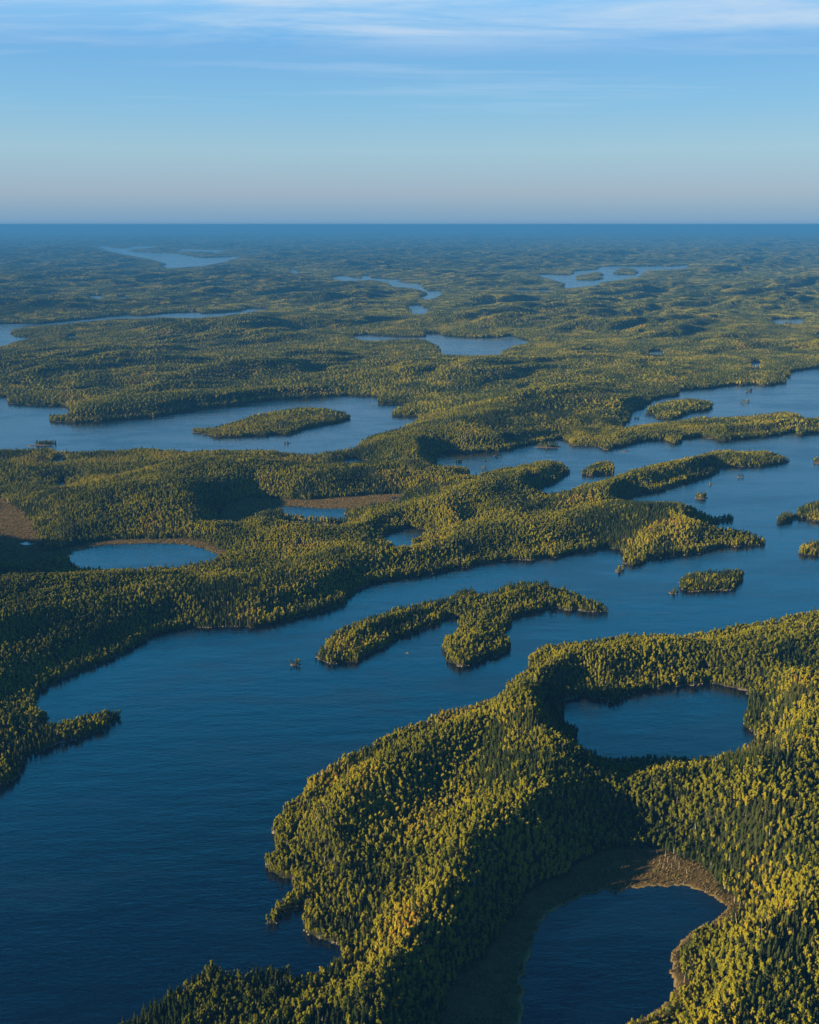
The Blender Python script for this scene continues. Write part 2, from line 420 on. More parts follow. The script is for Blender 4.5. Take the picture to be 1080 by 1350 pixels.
def interp(G, x, y):
    r = np.hypot(x, y); p = np.arctan2(x, y)
    i = np.interp(np.log(r), lr, np.arange(NR)); j = (p + A_MAX) / DA
    i = np.clip(i, 0, NR - 1.001); j = np.clip(j, 0, NC - 1.001)
    i0 = i.astype(int); j0 = j.astype(int); fi = i - i0; fj = j - j0
    return (G[i0, j0] * (1 - fi) * (1 - fj) + G[i0 + 1, j0] * fi * (1 - fj) + G[i0, j0 + 1] * (1 - fi) * fj + G[i0 + 1, j0 + 1] * fi * fj)


# ------------------------------------------------------------------ mesh helpers
def mesh_np(name, verts, faces, mats=(), attrs=None, smooth=False, matidx=None):
    """faces: (n,3) or (n,4) array"""
    me = bpy.data.meshes.new(name)
    verts = np.asarray(verts, np.float32); faces = np.asarray(faces, np.int32)
    me.vertices.add(len(verts)); me.vertices.foreach_set('co', verts.ravel())
    if len(faces):
        k = faces.shape[1]
        me.loops.add(faces.size); me.loops.foreach_set('vertex_index', faces.ravel())
        me.polygons.add(len(faces)); me.polygons.foreach_set('loop_start', np.arange(0, faces.size, k, dtype=np.int32))
        me.update(calc_edges=True)
        me.polygons.foreach_set('use_smooth', np.full(len(faces), smooth))
        if matidx is not None: me.polygons.foreach_set('material_index', np.asarray(matidx, np.int32))
    for a, arr in (attrs or {}).items():
        arr = np.asarray(arr)
        if arr.ndim == 2:
            t = me.attributes.new(a, 'FLOAT_VECTOR', 'POINT'); t.data.foreach_set('vector', arr.astype(np.float32).ravel())
        elif arr.dtype.kind == 'i':
            t = me.attributes.new(a, 'INT', 'POINT'); t.data.foreach_set('value', arr.astype(np.int32))
        else:
            t = me.attributes.new(a, 'FLOAT', 'POINT'); t.data.foreach_set('value', arr.astype(np.float32))
    for m in mats: me.materials.append(m)
    return me


def link(name, me, parent=None, label=None, cat=None, group=None, kind=None):
    o = bpy.data.objects.new(name, me); COL.objects.link(o)
    if parent is not None: o.parent = parent
    if label: o['label'] = label
    if cat: o['category'] = cat
    if group: o['group'] = group
    if kind: o['kind'] = kind
    return o


def mat(name):
    m = bpy.data.materials.new(name); m.use_nodes = True; t = m.node_tree; t.nodes.clear()
    out = t.nodes.new('ShaderNodeOutputMaterial')
    return m, t, out


def wpos(t):
    return t.nodes.new('ShaderNodeNewGeometry').outputs['Position']


def noise(t, vec, scale, detail=3, rough=0.55):
    n = N(t, 'ShaderNodeTexNoise', _Scale=scale, _Detail=detail, _Roughness=rough)
    t.links.new(vec, n.inputs['Vector']); return n.outputs[0]


def attr(t, name):
    n = t.nodes.new('ShaderNodeAttribute'); n.attribute_name = name; return n.outputs['Fac']


# ------------------------------------------------------------------ materials
# forest floor / far canopy
M_ground, t, out = mat('forest_floor')
p = wpos(t)
spx = N(t, 'ShaderNodeSeparateXYZ'); t.links.new(p, spx.inputs[0])
floor = ramp(t, noise(t, p, 0.08, 5), [(0.3, (0.010, 0.015, 0.006)), (0.7, (0.026, 0.027, 0.010))])
canopy = ramp(t, noise(t, p, 0.004, 9, 0.72), [(0.35, (0.014, 0.026, 0.010)), (0.54, (0.030, 0.038, 0.012)), (0.68, (0.075, 0.062, 0.016))])
col = mixc(t, attr(t, 'farness'), floor, canopy)
sedge = ramp(t, noise(t, p, 0.11, 6, 0.7), [(0.3, (0.060, 0.050, 0.020)), (0.5, (0.110, 0.076, 0.031)), (0.62, (0.135, 0.088, 0.040)), (0.75, (0.16, 0.125, 0.052))])
sedge = mixc(t, maprange(t, noise(t, p, 0.6, 3), 0.45, 0.7, 0, 0.6), sedge, (0.05, 0.045, 0.018))
col = mixc(t, attr(t, 'marsh'), col, sedge)
rim = math_node(t, 'MULTIPLY', attr(t, 'marsh'), attr(t, 'edge'))
col = mixc(t, rim, col, (0.21, 0.16, 0.075))
rock = ramp(t, noise(t, p, 0.5, 4), [(0.35, (0.10, 0.085, 0.065)), (0.65, (0.26, 0.22, 0.17))])
rk = math_node(t, 'MULTIPLY', math_node(t, 'MULTIPLY', maprange(t, noise(t, p, 0.035, 3), 0.52, 0.62), attr(t, 'edge')), math_node(t, 'SUBTRACT', 1.0, attr(t, 'marsh')))
col = mixc(t, rk, col, rock)
b = N(t, 'ShaderNodeBsdfDiffuse'); t.links.new(col, b.inputs[0])
bmp = N(t, 'ShaderNodeBump', _Strength=1.0, _Distance=14.0)
hn = math_node(t, 'MULTIPLY', noise(t, p, 0.02, 8, 0.7), attr(t, 'farness'))
t.links.new(hn, bmp.inputs['Height']); t.links.new(bmp.outputs[0], b.inputs['Normal'])
t.links.new(b.outputs[0], out.inputs[0])

# water
M_water, t, out = mat('lake_water')
p = wpos(t)
mp = N(t, 'ShaderNodeMapping'); mp.inputs['Rotation'].default_value = (0, 0, R(-20)); mp.inputs['Scale'].default_value = (0.35, 1, 1); t.links.new(p, mp.inputs[0])
gust = noise(t, mp.outputs[0], 0.012, 4, 0.6)
gust2 = noise(t, mp.outputs[0], 0.0035, 3, 0.5)
b = N(t, 'ShaderNodeBsdfPrincipled'); b.inputs['IOR'].default_value = 1.9
b.inputs['Base Color'].default_value = (0.0, 0.0030, 0.013, 1)
gust3 = noise(t, mp.outputs[0], 0.032, 3, 0.6)
gsum = math_node(t, 'ADD', math_node(t, 'ADD', math_node(t, 'MULTIPLY', gust, .4), math_node(t, 'MULTIPLY', gust2, .35)), math_node(t, 'MULTIPLY', gust3, .25))
calm = maprange(t, gsum, 0.42, 0.58, 0.02, 0.25)
t.links.new(calm, b.inputs['Roughness'])
wv = math_node(t, 'ADD', noise(t, mp.outputs[0], 0.35, 3, 0.6), math_node(t, 'MULTIPLY', noise(t, mp.outputs[0], 1.1, 2), 0.4))
wv = math_node(t, 'ADD', wv, math_node(t, 'MULTIPLY', noise(t, mp.outputs[0], 0.045, 4, 0.6), 3.0))
bmp = N(t, 'ShaderNodeBump', _Strength=0.45, _Distance=0.5); t.links.new(wv, bmp.inputs['Height'])
t.links.new(bmp.outputs[0], b.inputs['Normal']); t.links.new(b.outputs[0], out.inputs[0])


def leaf_material(name, stops, trans=0.25, rust=0.0):
    m, t, out = mat(name)
    oi = t.nodes.new('ShaderNodeObjectInfo')
    p = wpos(t)
    big = noise(t, p, 0.0075, 4, 0.6)
    f = math_node(t, 'ADD', math_node(t, 'MULTIPLY', oi.outputs['Random'], 0.28), math_node(t, 'MULTIPLY', attr(t, 'tint'), 0.38))
    f = math_node(t, 'ADD', f, math_node(t, 'MULTIPLY', math_node(t, 'SUBTRACT', big, 0.44), 2.0), True)
    c = ramp(t, f, stops)
    d = N(t, 'ShaderNodeBsdfDiffuse'); t.links.new(c, d.inputs[0])
    tr = N(t, 'ShaderNodeBsdfTranslucent'); t.links.new(c, tr.inputs[0])
    mx = N(t, 'ShaderNodeMixShader', _Fac=trans); t.links.new(d.outputs[0], mx.inputs[1]); t.links.new(tr.outputs[0], mx.inputs[2])
    t.links.new(mx.outputs[0], out.inputs[0])
    return m


M_birch = leaf_material('birch_foliage', [(0.0, (0.034, 0.046, 0.008)), (0.25, (0.095, 0.100, 0.010)), (0.52, (0.180, 0.172, 0.012)), (0.78, (0.260, 0.215, 0.015)), (1.0, (0.28, 0.150, 0.028))], 0.28)
M_spruce = leaf_material('spruce_foliage', [(0.0, (0.013, 0.024, 0.009)), (0.5, (0.032, 0.045, 0.012)), (1.0, (0.085, 0.084, 0.017))], 0.12)
M_bark, t, out = mat('bark')
c = ramp(t, noise(t, wpos(t), 1.4, 3), [(0.35, (0.10, 0.08, 0.06)), (0.7, (0.30, 0.27, 0.23))])
b = N(t, 'ShaderNodeBsdfDiffuse'); t.links.new(c, b.inputs[0]); t.links.new(b.outputs[0], out.inputs[0])
M_dead, t, out = mat('dead_wood')
c = ramp(t, noise(t, wpos(t), 1.1, 3), [(0.35, (0.25, 0.22, 0.19)), (0.7, (0.48, 0.44, 0.38))])
b = N(t, 'ShaderNodeBsdfDiffuse'); t.links.new(c, b.inputs[0]); t.links.new(b.outputs[0], out.inputs[0])
M_sedge, t, out = mat('dry_sedge')
oi = t.nodes.new('ShaderNodeObjectInfo')
c = ramp(t, oi.outputs['Random'], [(0.0, (0.08, 0.065, 0.022)), (0.4, (0.15, 0.105, 0.042)), (0.75, (0.24, 0.18, 0.075)), (1.0, (0.11, 0.11, 0.03))])
b = N(t, 'ShaderNodeBsdfDiffuse'); t.links.new(c, b.inputs[0]); t.links.new(b.outputs[0], out.inputs[0])
M_rock, t, out = mat('shore_rock')
c = ramp(t, noise(t, wpos(t), 0.5, 4), [(0.35, (0.05, 0.045, 0.032)), (0.65, (0.16, 0.13, 0.10))])
b = N(t, 'ShaderNodeBsdfDiffuse'); t.links.new(c, b.inputs[0]); t.links.new(b.outputs[0], out.inputs[0])

M_stone, t, out = mat('pale_stone')
c = ramp(t, noise(t, wpos(t), 0.9, 4), [(0.35, (0.14, 0.12, 0.09)), (0.65, (0.32, 0.28, 0.22))])
b = N(t, 'ShaderNodeBsdfDiffuse'); t.links.new(c, b.inputs[0]); t.links.new(b.outputs[0], out.inputs[0])

# ------------------------------------------------------------------ terrain objects
ids = isl.copy()
w_ = wet.copy()
for _ in range(4):                       # let every island keep its own underwater skirt
    new = ids.copy()
    for ax, s in ((0, 1), (0, -1), (1, 1), (1, -1)):
        sh = np.roll(ids, s, ax); m = (new == 0) & w_ & (sh > 0); new[m] = sh[m]
    ids = new
dw_cells = d_wet / cell
deep = wet & (dw_cells >= 3.5)
cid = ids[:-1, :-1]
keep = ~(deep[:-1, :-1] & deep[1:, :-1] & deep[:-1, 1:] & deep[1:, 1:])
farness = sstep(RG, 16000, 26000)
marshf = bog & ~wet
marsh = np.where(marshf, np.clip(d_inbog / 4, 0, 1), 0.0)
edge = sstep(d_land + 1.2 * vnoise(X / 4, Y / 4, 5), 4.5, 1.0) * sstep(RG, 9000, 5000)
vi = np.arange(NR * NC).reshape(NR, NC)
allv = np.stack([X, Y, Z], -1).reshape(-1, 3)


def terrain_piece(k, name, label):
    m = keep & (cid == k)
    if not m.any(): return
    q = np.stack([vi[:-1, :-1][m], vi[:-1, 1:][m], vi[1:, 1:][m], vi[1:, :-1][m]], -1)
    q = q[:, ::-1]
    u, inv = np.unique(q, return_inverse=True)
    me = mesh_np(name, allv[u], inv.reshape(q.shape)[:, ::-1], [M_ground],
                 {'farness': farness.ravel()[u], 'marsh': marsh.ravel()[u], 'edge': edge.ravel()[u]}, smooth=True)
    o = link(name, me, kind='structure')
    o['label'] = label


terrain_piece(0, 'ground', 'rolling forested ground with marshy hollows between the lakes')
for i, (lab, _) in enumerate(ISLANDS): terrain_piece(i + 1, 'island', lab)

# water sheets, one per lake, each a hair lower than the one before
B = 6
for i, (nm, lab, poly) in enumerate(LAKES):
    m = wid == i
    if not m.any(): continue
    dil = m.copy()
    for ax, s in ((0, 1), (0, -1), (1, 1), (1, -1)): dil |= np.roll(m, s, ax)
    ii, jj = np.nonzero(dil)
    blk = np.unique(np.stack([ii // B, jj // B], -1), axis=0)
    i0 = np.minimum(blk[:, 0] * B, NR - 1); i1 = np.minimum(i0 + B, NR - 1); j0 = np.minimum(blk[:, 1] * B, NC - 1); j1 = np.minimum(j0 + B, NC - 1)
    q = np.stack([vi[i0, j0], vi[i0, j1], vi[i1, j1], vi[i1, j0]], -1)
    u, inv = np.unique(q, return_inverse=True)
    vv = allv[u].copy(); vv[:, 2] = -0.015 * i
    me = mesh_np(nm, vv, inv.reshape(q.shape), [M_water])
    o = link(nm, me, kind='structure'); o['label'] = lab

# ------------------------------------------------------------------ trees
class Geo:
    def __init__(s): s.v = []; s.f = []; s.t = []; s.m = []; s.n = 0

    def add(s, v, f, tint, m=0):
        v = np.asarray(v, float); f = np.asarray(f, int)
        s.v.append(v); s.f.append(f + s.n); s.t.append(np.broadcast_to(tint, len(v))); s.m.append(np.full(len(f), m)); s.n += len(v)

    def mesh(s, name, mats, smooth=False):
        return mesh_np(name, np.concatenate(s.v), np.concatenate(s.f), mats, {'tint': np.concatenate(s.t).astype(float)}, smooth, np.concatenate(s.m))


def trunk(g, h, r, m=0, lean=0.0):
    k = 5; a = np.arange(k) * 2 * math.pi / k
    v = np.concatenate([np.stack([r * np.cos(a), r * np.sin(a), np.full(k, -0.8)], -1),
                        np.stack([r * .6 * np.cos(a) + lean * .4, r * .6 * np.sin(a), np.full(k, h * .5)], -1),
                        np.array([[lean, 0, h]])])
    f = []
    for i in range(k):
        j = (i + 1) % k
        f += [(i, j, k + j), (i, k + j, k + i), (k + i, k + j, 2 * k)]
    g.add(v, f, 0.5, m)


def leaf_cards(g, c, n, size, rg, tint, m=0, up=0.3):
    """n small bent leaf clumps (two triangles each) at points c"""
    for k in range(n):
        d = rg.normal(size=3); d[2] = abs(d[2]) * .6 + up; d /= np.linalg.norm(d)
        a = np.cross(d, rg.normal(size=3)); a /= np.linalg.norm(a); b_ = np.cross(d, a)
        s1 = size * rg.uniform(.6, 1.25); s2 = size * rg.uniform(.5, 1.0)
        p = c[k]
        v = [p - a * s1, p - b_ * s2 + d * .12 * size, p + a * s1 * .9 + d * .1, p + b_ * s2 - d * .25 * size]
        g.add(v, [(0, 1, 2), (0, 2, 3)], np.clip(tint + rg.uniform(-.18, .18), 0, 1), m)


def blob(g, c, rx, rz, rg, tint, seg=6, m=0, rings=3):
    vs_ = [[c[0], c[1], c[2] - rz]]
    for i in range(1, rings + 1):
        th = math.pi * i / (rings + 1)
        for j in range(seg):
            a = 2 * math.pi * (j + .5 * (i % 2)) / seg
            q = rg.uniform(.78, 1.18)
            vs_.append([c[0] + rx * q * math.sin(th) * math.cos(a), c[1] + rx * q * math.sin(th) * math.sin(a), c[2] - rz * math.cos(th) * rg.uniform(.9, 1.1)])
    vs_.append([c[0], c[1], c[2] + rz]); last = len(vs_) - 1
    f = []
    for j in range(seg):
        k = (j + 1) % seg
        f.append((0, 1 + k, 1 + j)); f.append((last, 1 + (rings - 1) * seg + j, 1 + (rings - 1) * seg + k))
        for i in range(rings - 1):
            a, b_, c_, d = 1 + i * seg + j, 1 + i * seg + k, 1 + (i + 1) * seg + j, 1 + (i + 1) * seg + k
            f += [(a, b_, d), (a, d, c_)]
    g.add(vs_, f, tint, m)


def birch_crown(g, rg, h=13.5, w=2.3, m=0):
    base = h * rg.uniform(.2, .32)
    cen = (base + h) / 2; hz = (h - base) / 2
    blob(g, (0, 0, cen - .3), w * .62, hz * .82, rg, 0.18, 7, m)
    # lobes
    nl = 9
    for k in range(nl):
        a = rg.uniform(0, 6.283); t_ = rg.uniform(-.75, .85)
        rad_ = w * math.sqrt(max(.08, 1 - t_ * t_)) * rg.uniform(.45, .75)
        c = np.array([rad_ * math.cos(a), rad_ * math.sin(a), cen + t_ * hz])
        s_ = w * rg.uniform(.34, .5); tn = rg.uniform(.2, .85)
        blob(g, c, s_ * .8, s_ * .95, rg, tn, 5, m, 2)
        pts = rg.normal(size=(9, 3)); pts /= np.linalg.norm(pts, axis=1)[:, None]
        leaf_cards(g, c + pts * s_ * np.array([1, 1, 1.15]), 9, .52, rg, tn, m)


def spruce_crown(g, rg, h=15.0, w=1.9, m=0, tiers=10, pts=7):
    base = h * .1
    for k in range(tiers):
        f0 = k / tiers; z0 = base + (h - base) * f0 * .97; z1 = min(z0 + (h - base) / tiers * 1.5, h)
        prof = min(1.0, .72 + f0 * 1.6) * (1 - f0) ** .72
        rw = w * prof * rg.uniform(.8, 1.2) + .15
        a0 = rg.uniform(0, 6.28); n = pts
        ring = []
        for j in range(2 * n):
            a = a0 + j * math.pi / n
            q = rw * (rg.uniform(.8, 1.25) if j % 2 == 0 else rg.uniform(.4, .62))
            ring.append([q * math.cos(a), q * math.sin(a), z0 - (.5 if j % 2 == 0 else -.2) * rg.uniform(.5, 1.4)])
        v = ring + [[0, 0, z1]]
        tn = rg.uniform(.05, .9)
        g.add(v, [(j, (j + 1) % (2 * n), 2 * n) for j in range(2 * n)], tn, m)
        if k < tiers - 1:
            aa = rg.uniform(0, 6.28, 5)
            c = np.stack([rw * .85 * np.cos(aa), rw * .85 * np.sin(aa), np.full(5, z0 + .15)], -1)
            leaf_cards(g, c, 5, .42, rg, min(1, tn + .15), m, .8)


def pine_crown(g, rg, h=18.0, m=0):
    for k in range(9):
        f0 = k / 8; z = h * (.38 + .6 * f0); rr_ = (2.9 * (1 - f0) ** .7 + .5) * rg.uniform(.7, 1.1)
        for q in range(4 if k < 7 else 2):
            a = rg.uniform(0, 6.28); c = np.array([rr_ * .55 * math.cos(a), rr_ * .55 * math.sin(a), z + rg.uniform(-.4, .4)])
            blob(g, c, rr_ * .42, .55, rg, rg.uniform(.3, .8), 5, m, 2)
            pts = rg.normal(size=(5, 3)) * np.array([1, 1, .3])
            leaf_cards(g, c + pts * rr_ * .3, 5, .5, rg, rg.uniform(.3, .9), m)


kinds = {'birch': [], 'spruce': [], 'pine': []}     # (crown mesh, trunk mesh, joined mesh)
for kind, nvar in (('birch', 5), ('spruce', 4), ('pine', 2)):
    for v in range(nvar):
        rg = np.random.default_rng(100 + v + 10 * len(kind))
        joined = Geo(); cr = Geo(); tk = Geo()
        h = {'birch': 13.2, 'spruce': 14.6, 'pine': 18.5}[kind] * rg.uniform(.9, 1.1)
        for g, which in ((cr, 'c'), (joined, 'c')):
            r2 = np.random.default_rng(500 + v)
            if kind == 'birch': birch_crown(g, r2, h, 2.35 + .25 * v % 3 * .3)
            elif kind == 'spruce': spruce_crown(g, r2, h, 2.0 + .12 * v)
            else: pine_crown(g, r2, h)
        trunk(joined, h * .93, .17 if kind != 'pine' else .28, 1); trunk(tk, h * .93, .17 if kind != 'pine' else .28, 0)
        ml = M_birch if kind == 'birch' else M_spruce
        kinds[kind].append((cr.mesh(kind + '_crown', [ml]), tk.mesh(kind + '_trunk', [M_bark]), joined.mesh(kind + '_tree', [ml, M_bark]), h))


def cluster(size, share, rg, detail):
    """a patch of forest, size metres across, share = part of broadleaf trees"""
    g = Geo(); sp_ = 4.2
    n = max(2, int(round(size / sp_)))
    for i in range(n):
        for j in range(n):
            x = (i + .5) / n * size - size / 2 + rg.uniform(-.45, .45) * sp_; y = (j + .5) / n * size - size / 2 + rg.uniform(-.45, .45) * sp_
            sc = rg.uniform(.58, 1.02); tn = rg.uniform(0, 1)
            if rg.uniform() < share:
                h = 13 * sc
                if detail >= 2:
                    blob(g, (x, y, h * .6), 2.4 * sc, h * .38, rg, tn, 5, 0, 3)
                    q = rg.normal(size=(7, 3)); q /= np.linalg.norm(q, axis=1)[:, None]
                    leaf_cards(g, np.array([x, y, h * .62]) + q * np.array([2.3, 2.3, 4.6]) * sc, 7, .9, rg, tn, 0)
                else:
                    blob(g, (x, y, h * .6), 2.6 * sc, h * .4, rg, tn, 4, 0, 1 if detail == 0 else 2)
            else:
                h = 14.5 * sc; k = 6 if detail >= 1 else 4
                for z0, z1, w_c in (((1.5, .62, 2.0), (h * .36, 1, 1.45)) if detail >= 2 else ((1.5, 1, 2.0),)):
                    zt = h * z1
                    a = np.arange(k) * 2 * math.pi / k + rg.uniform(0, 3)
                    rr_ = w_c * sc * rg.uniform(.75, 1.25, k)
                    v = np.concatenate([np.stack([x + rr_ * np.cos(a), y + rr_ * np.sin(a), np.full(k, z0)], -1), [[x, y, zt]]])
                    g.add(v, [(q, (q + 1) % k, k) for q in range(k)], tn, 1)
    return g.mesh('forest_patch', [M_birch, M_spruce])


SZ = .9
LEVELS = [None, (13.0, 2), (30.0, 1), (80.0, 0), (200.0, 0)]
patches = []
for L in range(1, 5):
    size, det = LEVELS[L]; rowp = []
    for sh in (.12, .5, .85):
        rowp.append(cluster(size, sh, np.random.default_rng(900 + L * 10 + int(sh * 100)), det))
    patches.append(rowp)
print('patch tris', [[len(m.polygons) for m in r] for r in patches])

A_T = R(31)


def kindnoise(x, y):                # where the golden broadleaf stands are
    u = (x + y) / 1.414; v = (x - y) / 1.414
    k = 0.55 * fbm(u / 260, v / 110, 201, 3) + 0.45 * fbm(x / 45, y / 45, 205, 2)
    for a, b, wd, st in ((110, 815, 130, .42), (40, 860, 90, .3), (180, 668, 170, .35), (620, 690, 160, .3), (940, 860, 110, .3), (390, 1110, 90, .3), (470, 1200, 90, .25)):
        cx0, cy0 = place(a, b, 20)
        k = k + st * np.exp(-((x - cx0) ** 2 + (y - cy0) ** 2) / wd ** 2)
    return k


def grid_points(size, r0, r1):
    ymax = r1; xm = r1 * math.sin(A_T)
    nx = int(2 * xm / size) + 1; ny = int((ymax - r0 * math.cos(A_T)) / size) + 2
    out = []
    for s in range(0, ny, 400):
        yy = (np.arange(s, min(s + 400, ny)) + .5) * size + r0 * math.cos(A_T)
        gx, gy = np.meshgrid((np.arange(nx) + .5) * size - xm, yy)
        gx = gx.ravel(); gy = gy.ravel()
        r = np.hypot(gx, gy); m = (r >= r0) & (r < r1) & (np.abs(np.arctan2(gx, gy)) < A_T)
        out.append(np.stack([gx[m], gy[m]], -1))
    return np.concatenate(out)


def dland_at(P): return interp(DL, P[:, 0], P[:, 1])


DL = np.where(wet, -d_wet, d_land)
dense_bog = np.where(bog, d_inbog, 0.0)
BANDS = [(0, 425, 2900), (1, 2900, 6200), (2, 6200, 13500), (3, 13500, 33000), (4, 33000, 88000)]
SIZES = [3.7, 13.0, 30.0, 80.0, 200.0]
placed = [[] for _ in range(5)]


def settle(L, P):
    if not len(P): return
    size = SIZES[L]
    d = dland_at(P); bg_ = interp(dense_bog, P[:, 0], P[:, 1])
    if L == 0:
        P = P + rng.uniform(-.42, .42, P.shape) * size
        d = dland_at(P); bg_ = interp(dense_bog, P[:, 0], P[:, 1])
        ok = (d > .35) & (bg_ < 1.5)
        placed[0].append(P[ok]); return
    ok = (d > size * .62) & (bg_ < 1)
    placed[L].append(P[ok] + rng.uniform(-.15, .15, P[ok].shape) * size)
    rest = P[~ok & (d > -size * .7)]
    if len(rest) and (L > 1 or np.hypot(rest[:, 0], rest[:, 1]).min() < 9e9):
        s2 = SIZES[L - 1]; n = max(1, int(round(size / s2))); st = size / n
        o = (np.arange(n) + .5) * st - size / 2
        ox, oy = np.meshgrid(o, o)
        Q = (rest[:, None, :] + np.stack([ox.ravel(), oy.ravel()], -1)[None]).reshape(-1, 2)
        if L == 1:
            Q = Q[dland_at(Q) > 0]
        settle(L - 1, Q)


for L, r0, r1 in BANDS:
    Pn = grid_points(SIZES[L], r0, r1)
    if L >= 3:      # far off, no need to refine to single trees
        d = dland_at(Pn); ok = d > SIZES[L] * (.45 if L == 3 else .2)
        placed[L].append(Pn[ok] + rng.uniform(-.3, .3, Pn[ok].shape) * SIZES[L])
        rest = Pn[~ok & (d > -SIZES[L])]
        if L == 3 and len(rest):
            o = (np.arange(3) - 1) * 27.0; ox, oy = np.meshgrid(o, o)
            Q = (rest[:, None, :] + np.stack([ox.ravel(), oy.ravel()], -1)[None]).reshape(-1, 2)
            placed[2].append(Q[dland_at(Q) > 14])
    else:
        settle(L, Pn)
Ps = grid_points(2.7, 425, 3000); Ps = Ps + rng.uniform(-1.3, 1.3, Ps.shape)
ds_ = dland_at(Ps); bs_ = interp(dense_bog, Ps[:, 0], Ps[:, 1])
Ps = Ps[(ds_ > -.2) & (ds_ < 5) & (bs_ < 1)]
n_shore = len(Ps)
placed[0].append(Ps)
placed = [np.concatenate(p) if p else np.zeros((0, 2)) for p in placed]
print('placed', [len(p) for p in placed])

# ---- single trees
P0 = placed[0]; x0, y0 = P0[:, 0], P0[:, 1]
kn = kindnoise(x0, y0) + 1.0 * kindnoise(x0 + 900, y0 - 700) * .6 + rng.normal(0, .17, len(x0)) - .10 * sstep(np.hypot(x0, y0), 1150, 1700)
nearbog = interp(d_bog, x0, y0)
# clearings and thin spots
gap = (fbm(x0 / 16, y0 / 16, 301, 2) < -.6) & (rng.uniform(size=len(x0)) < .4)
kx = ~gap
P0 = P0[kx]; kn = kn[kx]; x0, y0 = P0[:, 0], P0[:, 1]
z0 = interp(Z, x0, y0)
dl0 = interp(DL, x0, y0)
kind0 = np.where(kn > -.19, 0, 1)                        # 0 birch, 1 spruce
kind0[(rng.uniform(size=len(x0)) < .02)] = 2              # tall pines
scale0 = .88 * (.50 + .66 * rng.uniform(size=len(x0)) ** .8) * (.88 + .16 * fbm(x0 / 70, y0 / 70, 311, 2)) * np.where(dl0 < 5, rng.uniform(.6, .95, len(x0)), 1)
rot0 = rng.uniform(0, 6.283, len(x0))
ppx, ppy = pixel(x0, y0, z0 + 7)
infr = (ppx > 2) & (ppx < 1078) & (ppy > 2) & (ppy < 1346)
dist0 = np.sqrt(x0 ** 2 + y0 ** 2 + (HCAM - z0) ** 2)
single = np.zeros(len(x0), bool)
for kk in (0, 1, 2):
    c = np.nonzero((kind0 == kk) & infr)[0]
    nmax = {0: 250, 1: 185, 2: 60}[kk]
    sel = c[np.argsort(dist0[c] / scale0[c])][:nmax]
    single[sel] = True


def region(px, py):
    marks = [(230, 1330, 'at the far left end of the bottom left spur'), (290, 1290, 'on the crest of the bottom left spur above the dark lake'),
             (370, 1310, 'in the middle of the bottom left spur'), (440, 1290, 'at the head of the small dark bay'), (410, 1335, 'on the bottom edge below the small dark bay'),
             (500, 1290, 'on the shaded slope right of the small bay'), (500, 1335, 'on the bottom edge under the shaded slope'), (560, 1330, 'on the bottom edge left of the marsh'),
             (560, 1250, 'on the dark hillside facing the marsh'), (470, 1230, 'behind the small bay on the sunny hillside'), (640, 1220, 'against the left border of the marsh'),
             (880, 1340, 'on the last point right of the bottom pond'), (930, 1320, 'just behind the reedy right shore of the bottom pond'),
             (920, 1270, 'in the dark stand on the right bank of the bottom pond'), (985, 1335, 'on the bottom edge right of the bottom pond'), (1040, 1335, 'in the bottom right corner'),
             (1000, 1270, 'on the sunny slope right of the bottom pond'), (1055, 1270, 'by the right edge above the bottom corner'), (1000, 1200, 'right of the tip of the bottom pond'),
             (1055, 1200, 'by the right edge level with the tip of the bottom pond')]
    marks += [(530, 1255, 'low on the dark hillside behind the small bay'), (600, 1290, 'on the dark hillside just above the marsh bottom edge'), (590, 1210, 'high on the dark hillside facing the marsh'),
              (450, 1190, 'on the sunny hillside above the small bay'), (330, 1335, 'on the bottom edge left of the spur middle'), (330, 1290, 'on the lake-facing rim of the spur'),
              (950, 1300, 'a little inland of the right pond shore'), (1000, 1300, 'between the right pond shore and the right edge'), (680, 1180, 'at the upper left border of the marsh'),
              (410, 1200, 'on the waterline at the mouth of the small bay'), (270, 1335, 'on the bottom edge near the spur tip')]
    return min(marks, key=lambda m: (m[0] - px) ** 2 + (m[1] - py) ** 2)[2]


KN = ['birch_tree', 'spruce_tree', 'pine_tree']
KL = ['yellow-green birch', 'dark spruce', 'open-crowned pine']
KG = ['birch trees', 'spruce trees', 'pine trees']
KK = ['birch', 'spruce', 'pine']


def plant(kk, x, y, z, s, rz, label, group, var):
    cm, tm, _, h = kinds[KK[kk]][var]
    o = link(KN[kk], None, label=label, cat='tree', group=group)
    o.location = (x, y, z); o.rotation_euler = (0, 0, rz); o.scale = (s, s, s)
    link('crown', cm, o); link('trunk', tm, o)
    return o


for i in np.nonzero(single)[0]:
    kk = int(kind0[i]); rg_ = region(ppx[i], ppy[i]); sz_ = 'very short ' if scale0[i] < .66 else ('short ' if scale0[i] < .78 else ('middling ' if scale0[i] < .9 else ('tall ' if scale0[i] < .98 else 'very tall ')))
    plant(kk, x0[i], y0[i], z0[i], scale0[i], rot0[i], sz_ + KL[kk] + ' ' + rg_, sz_ + KG[kk] + ' ' + rg_, i % len(kinds[KK[kk]]))


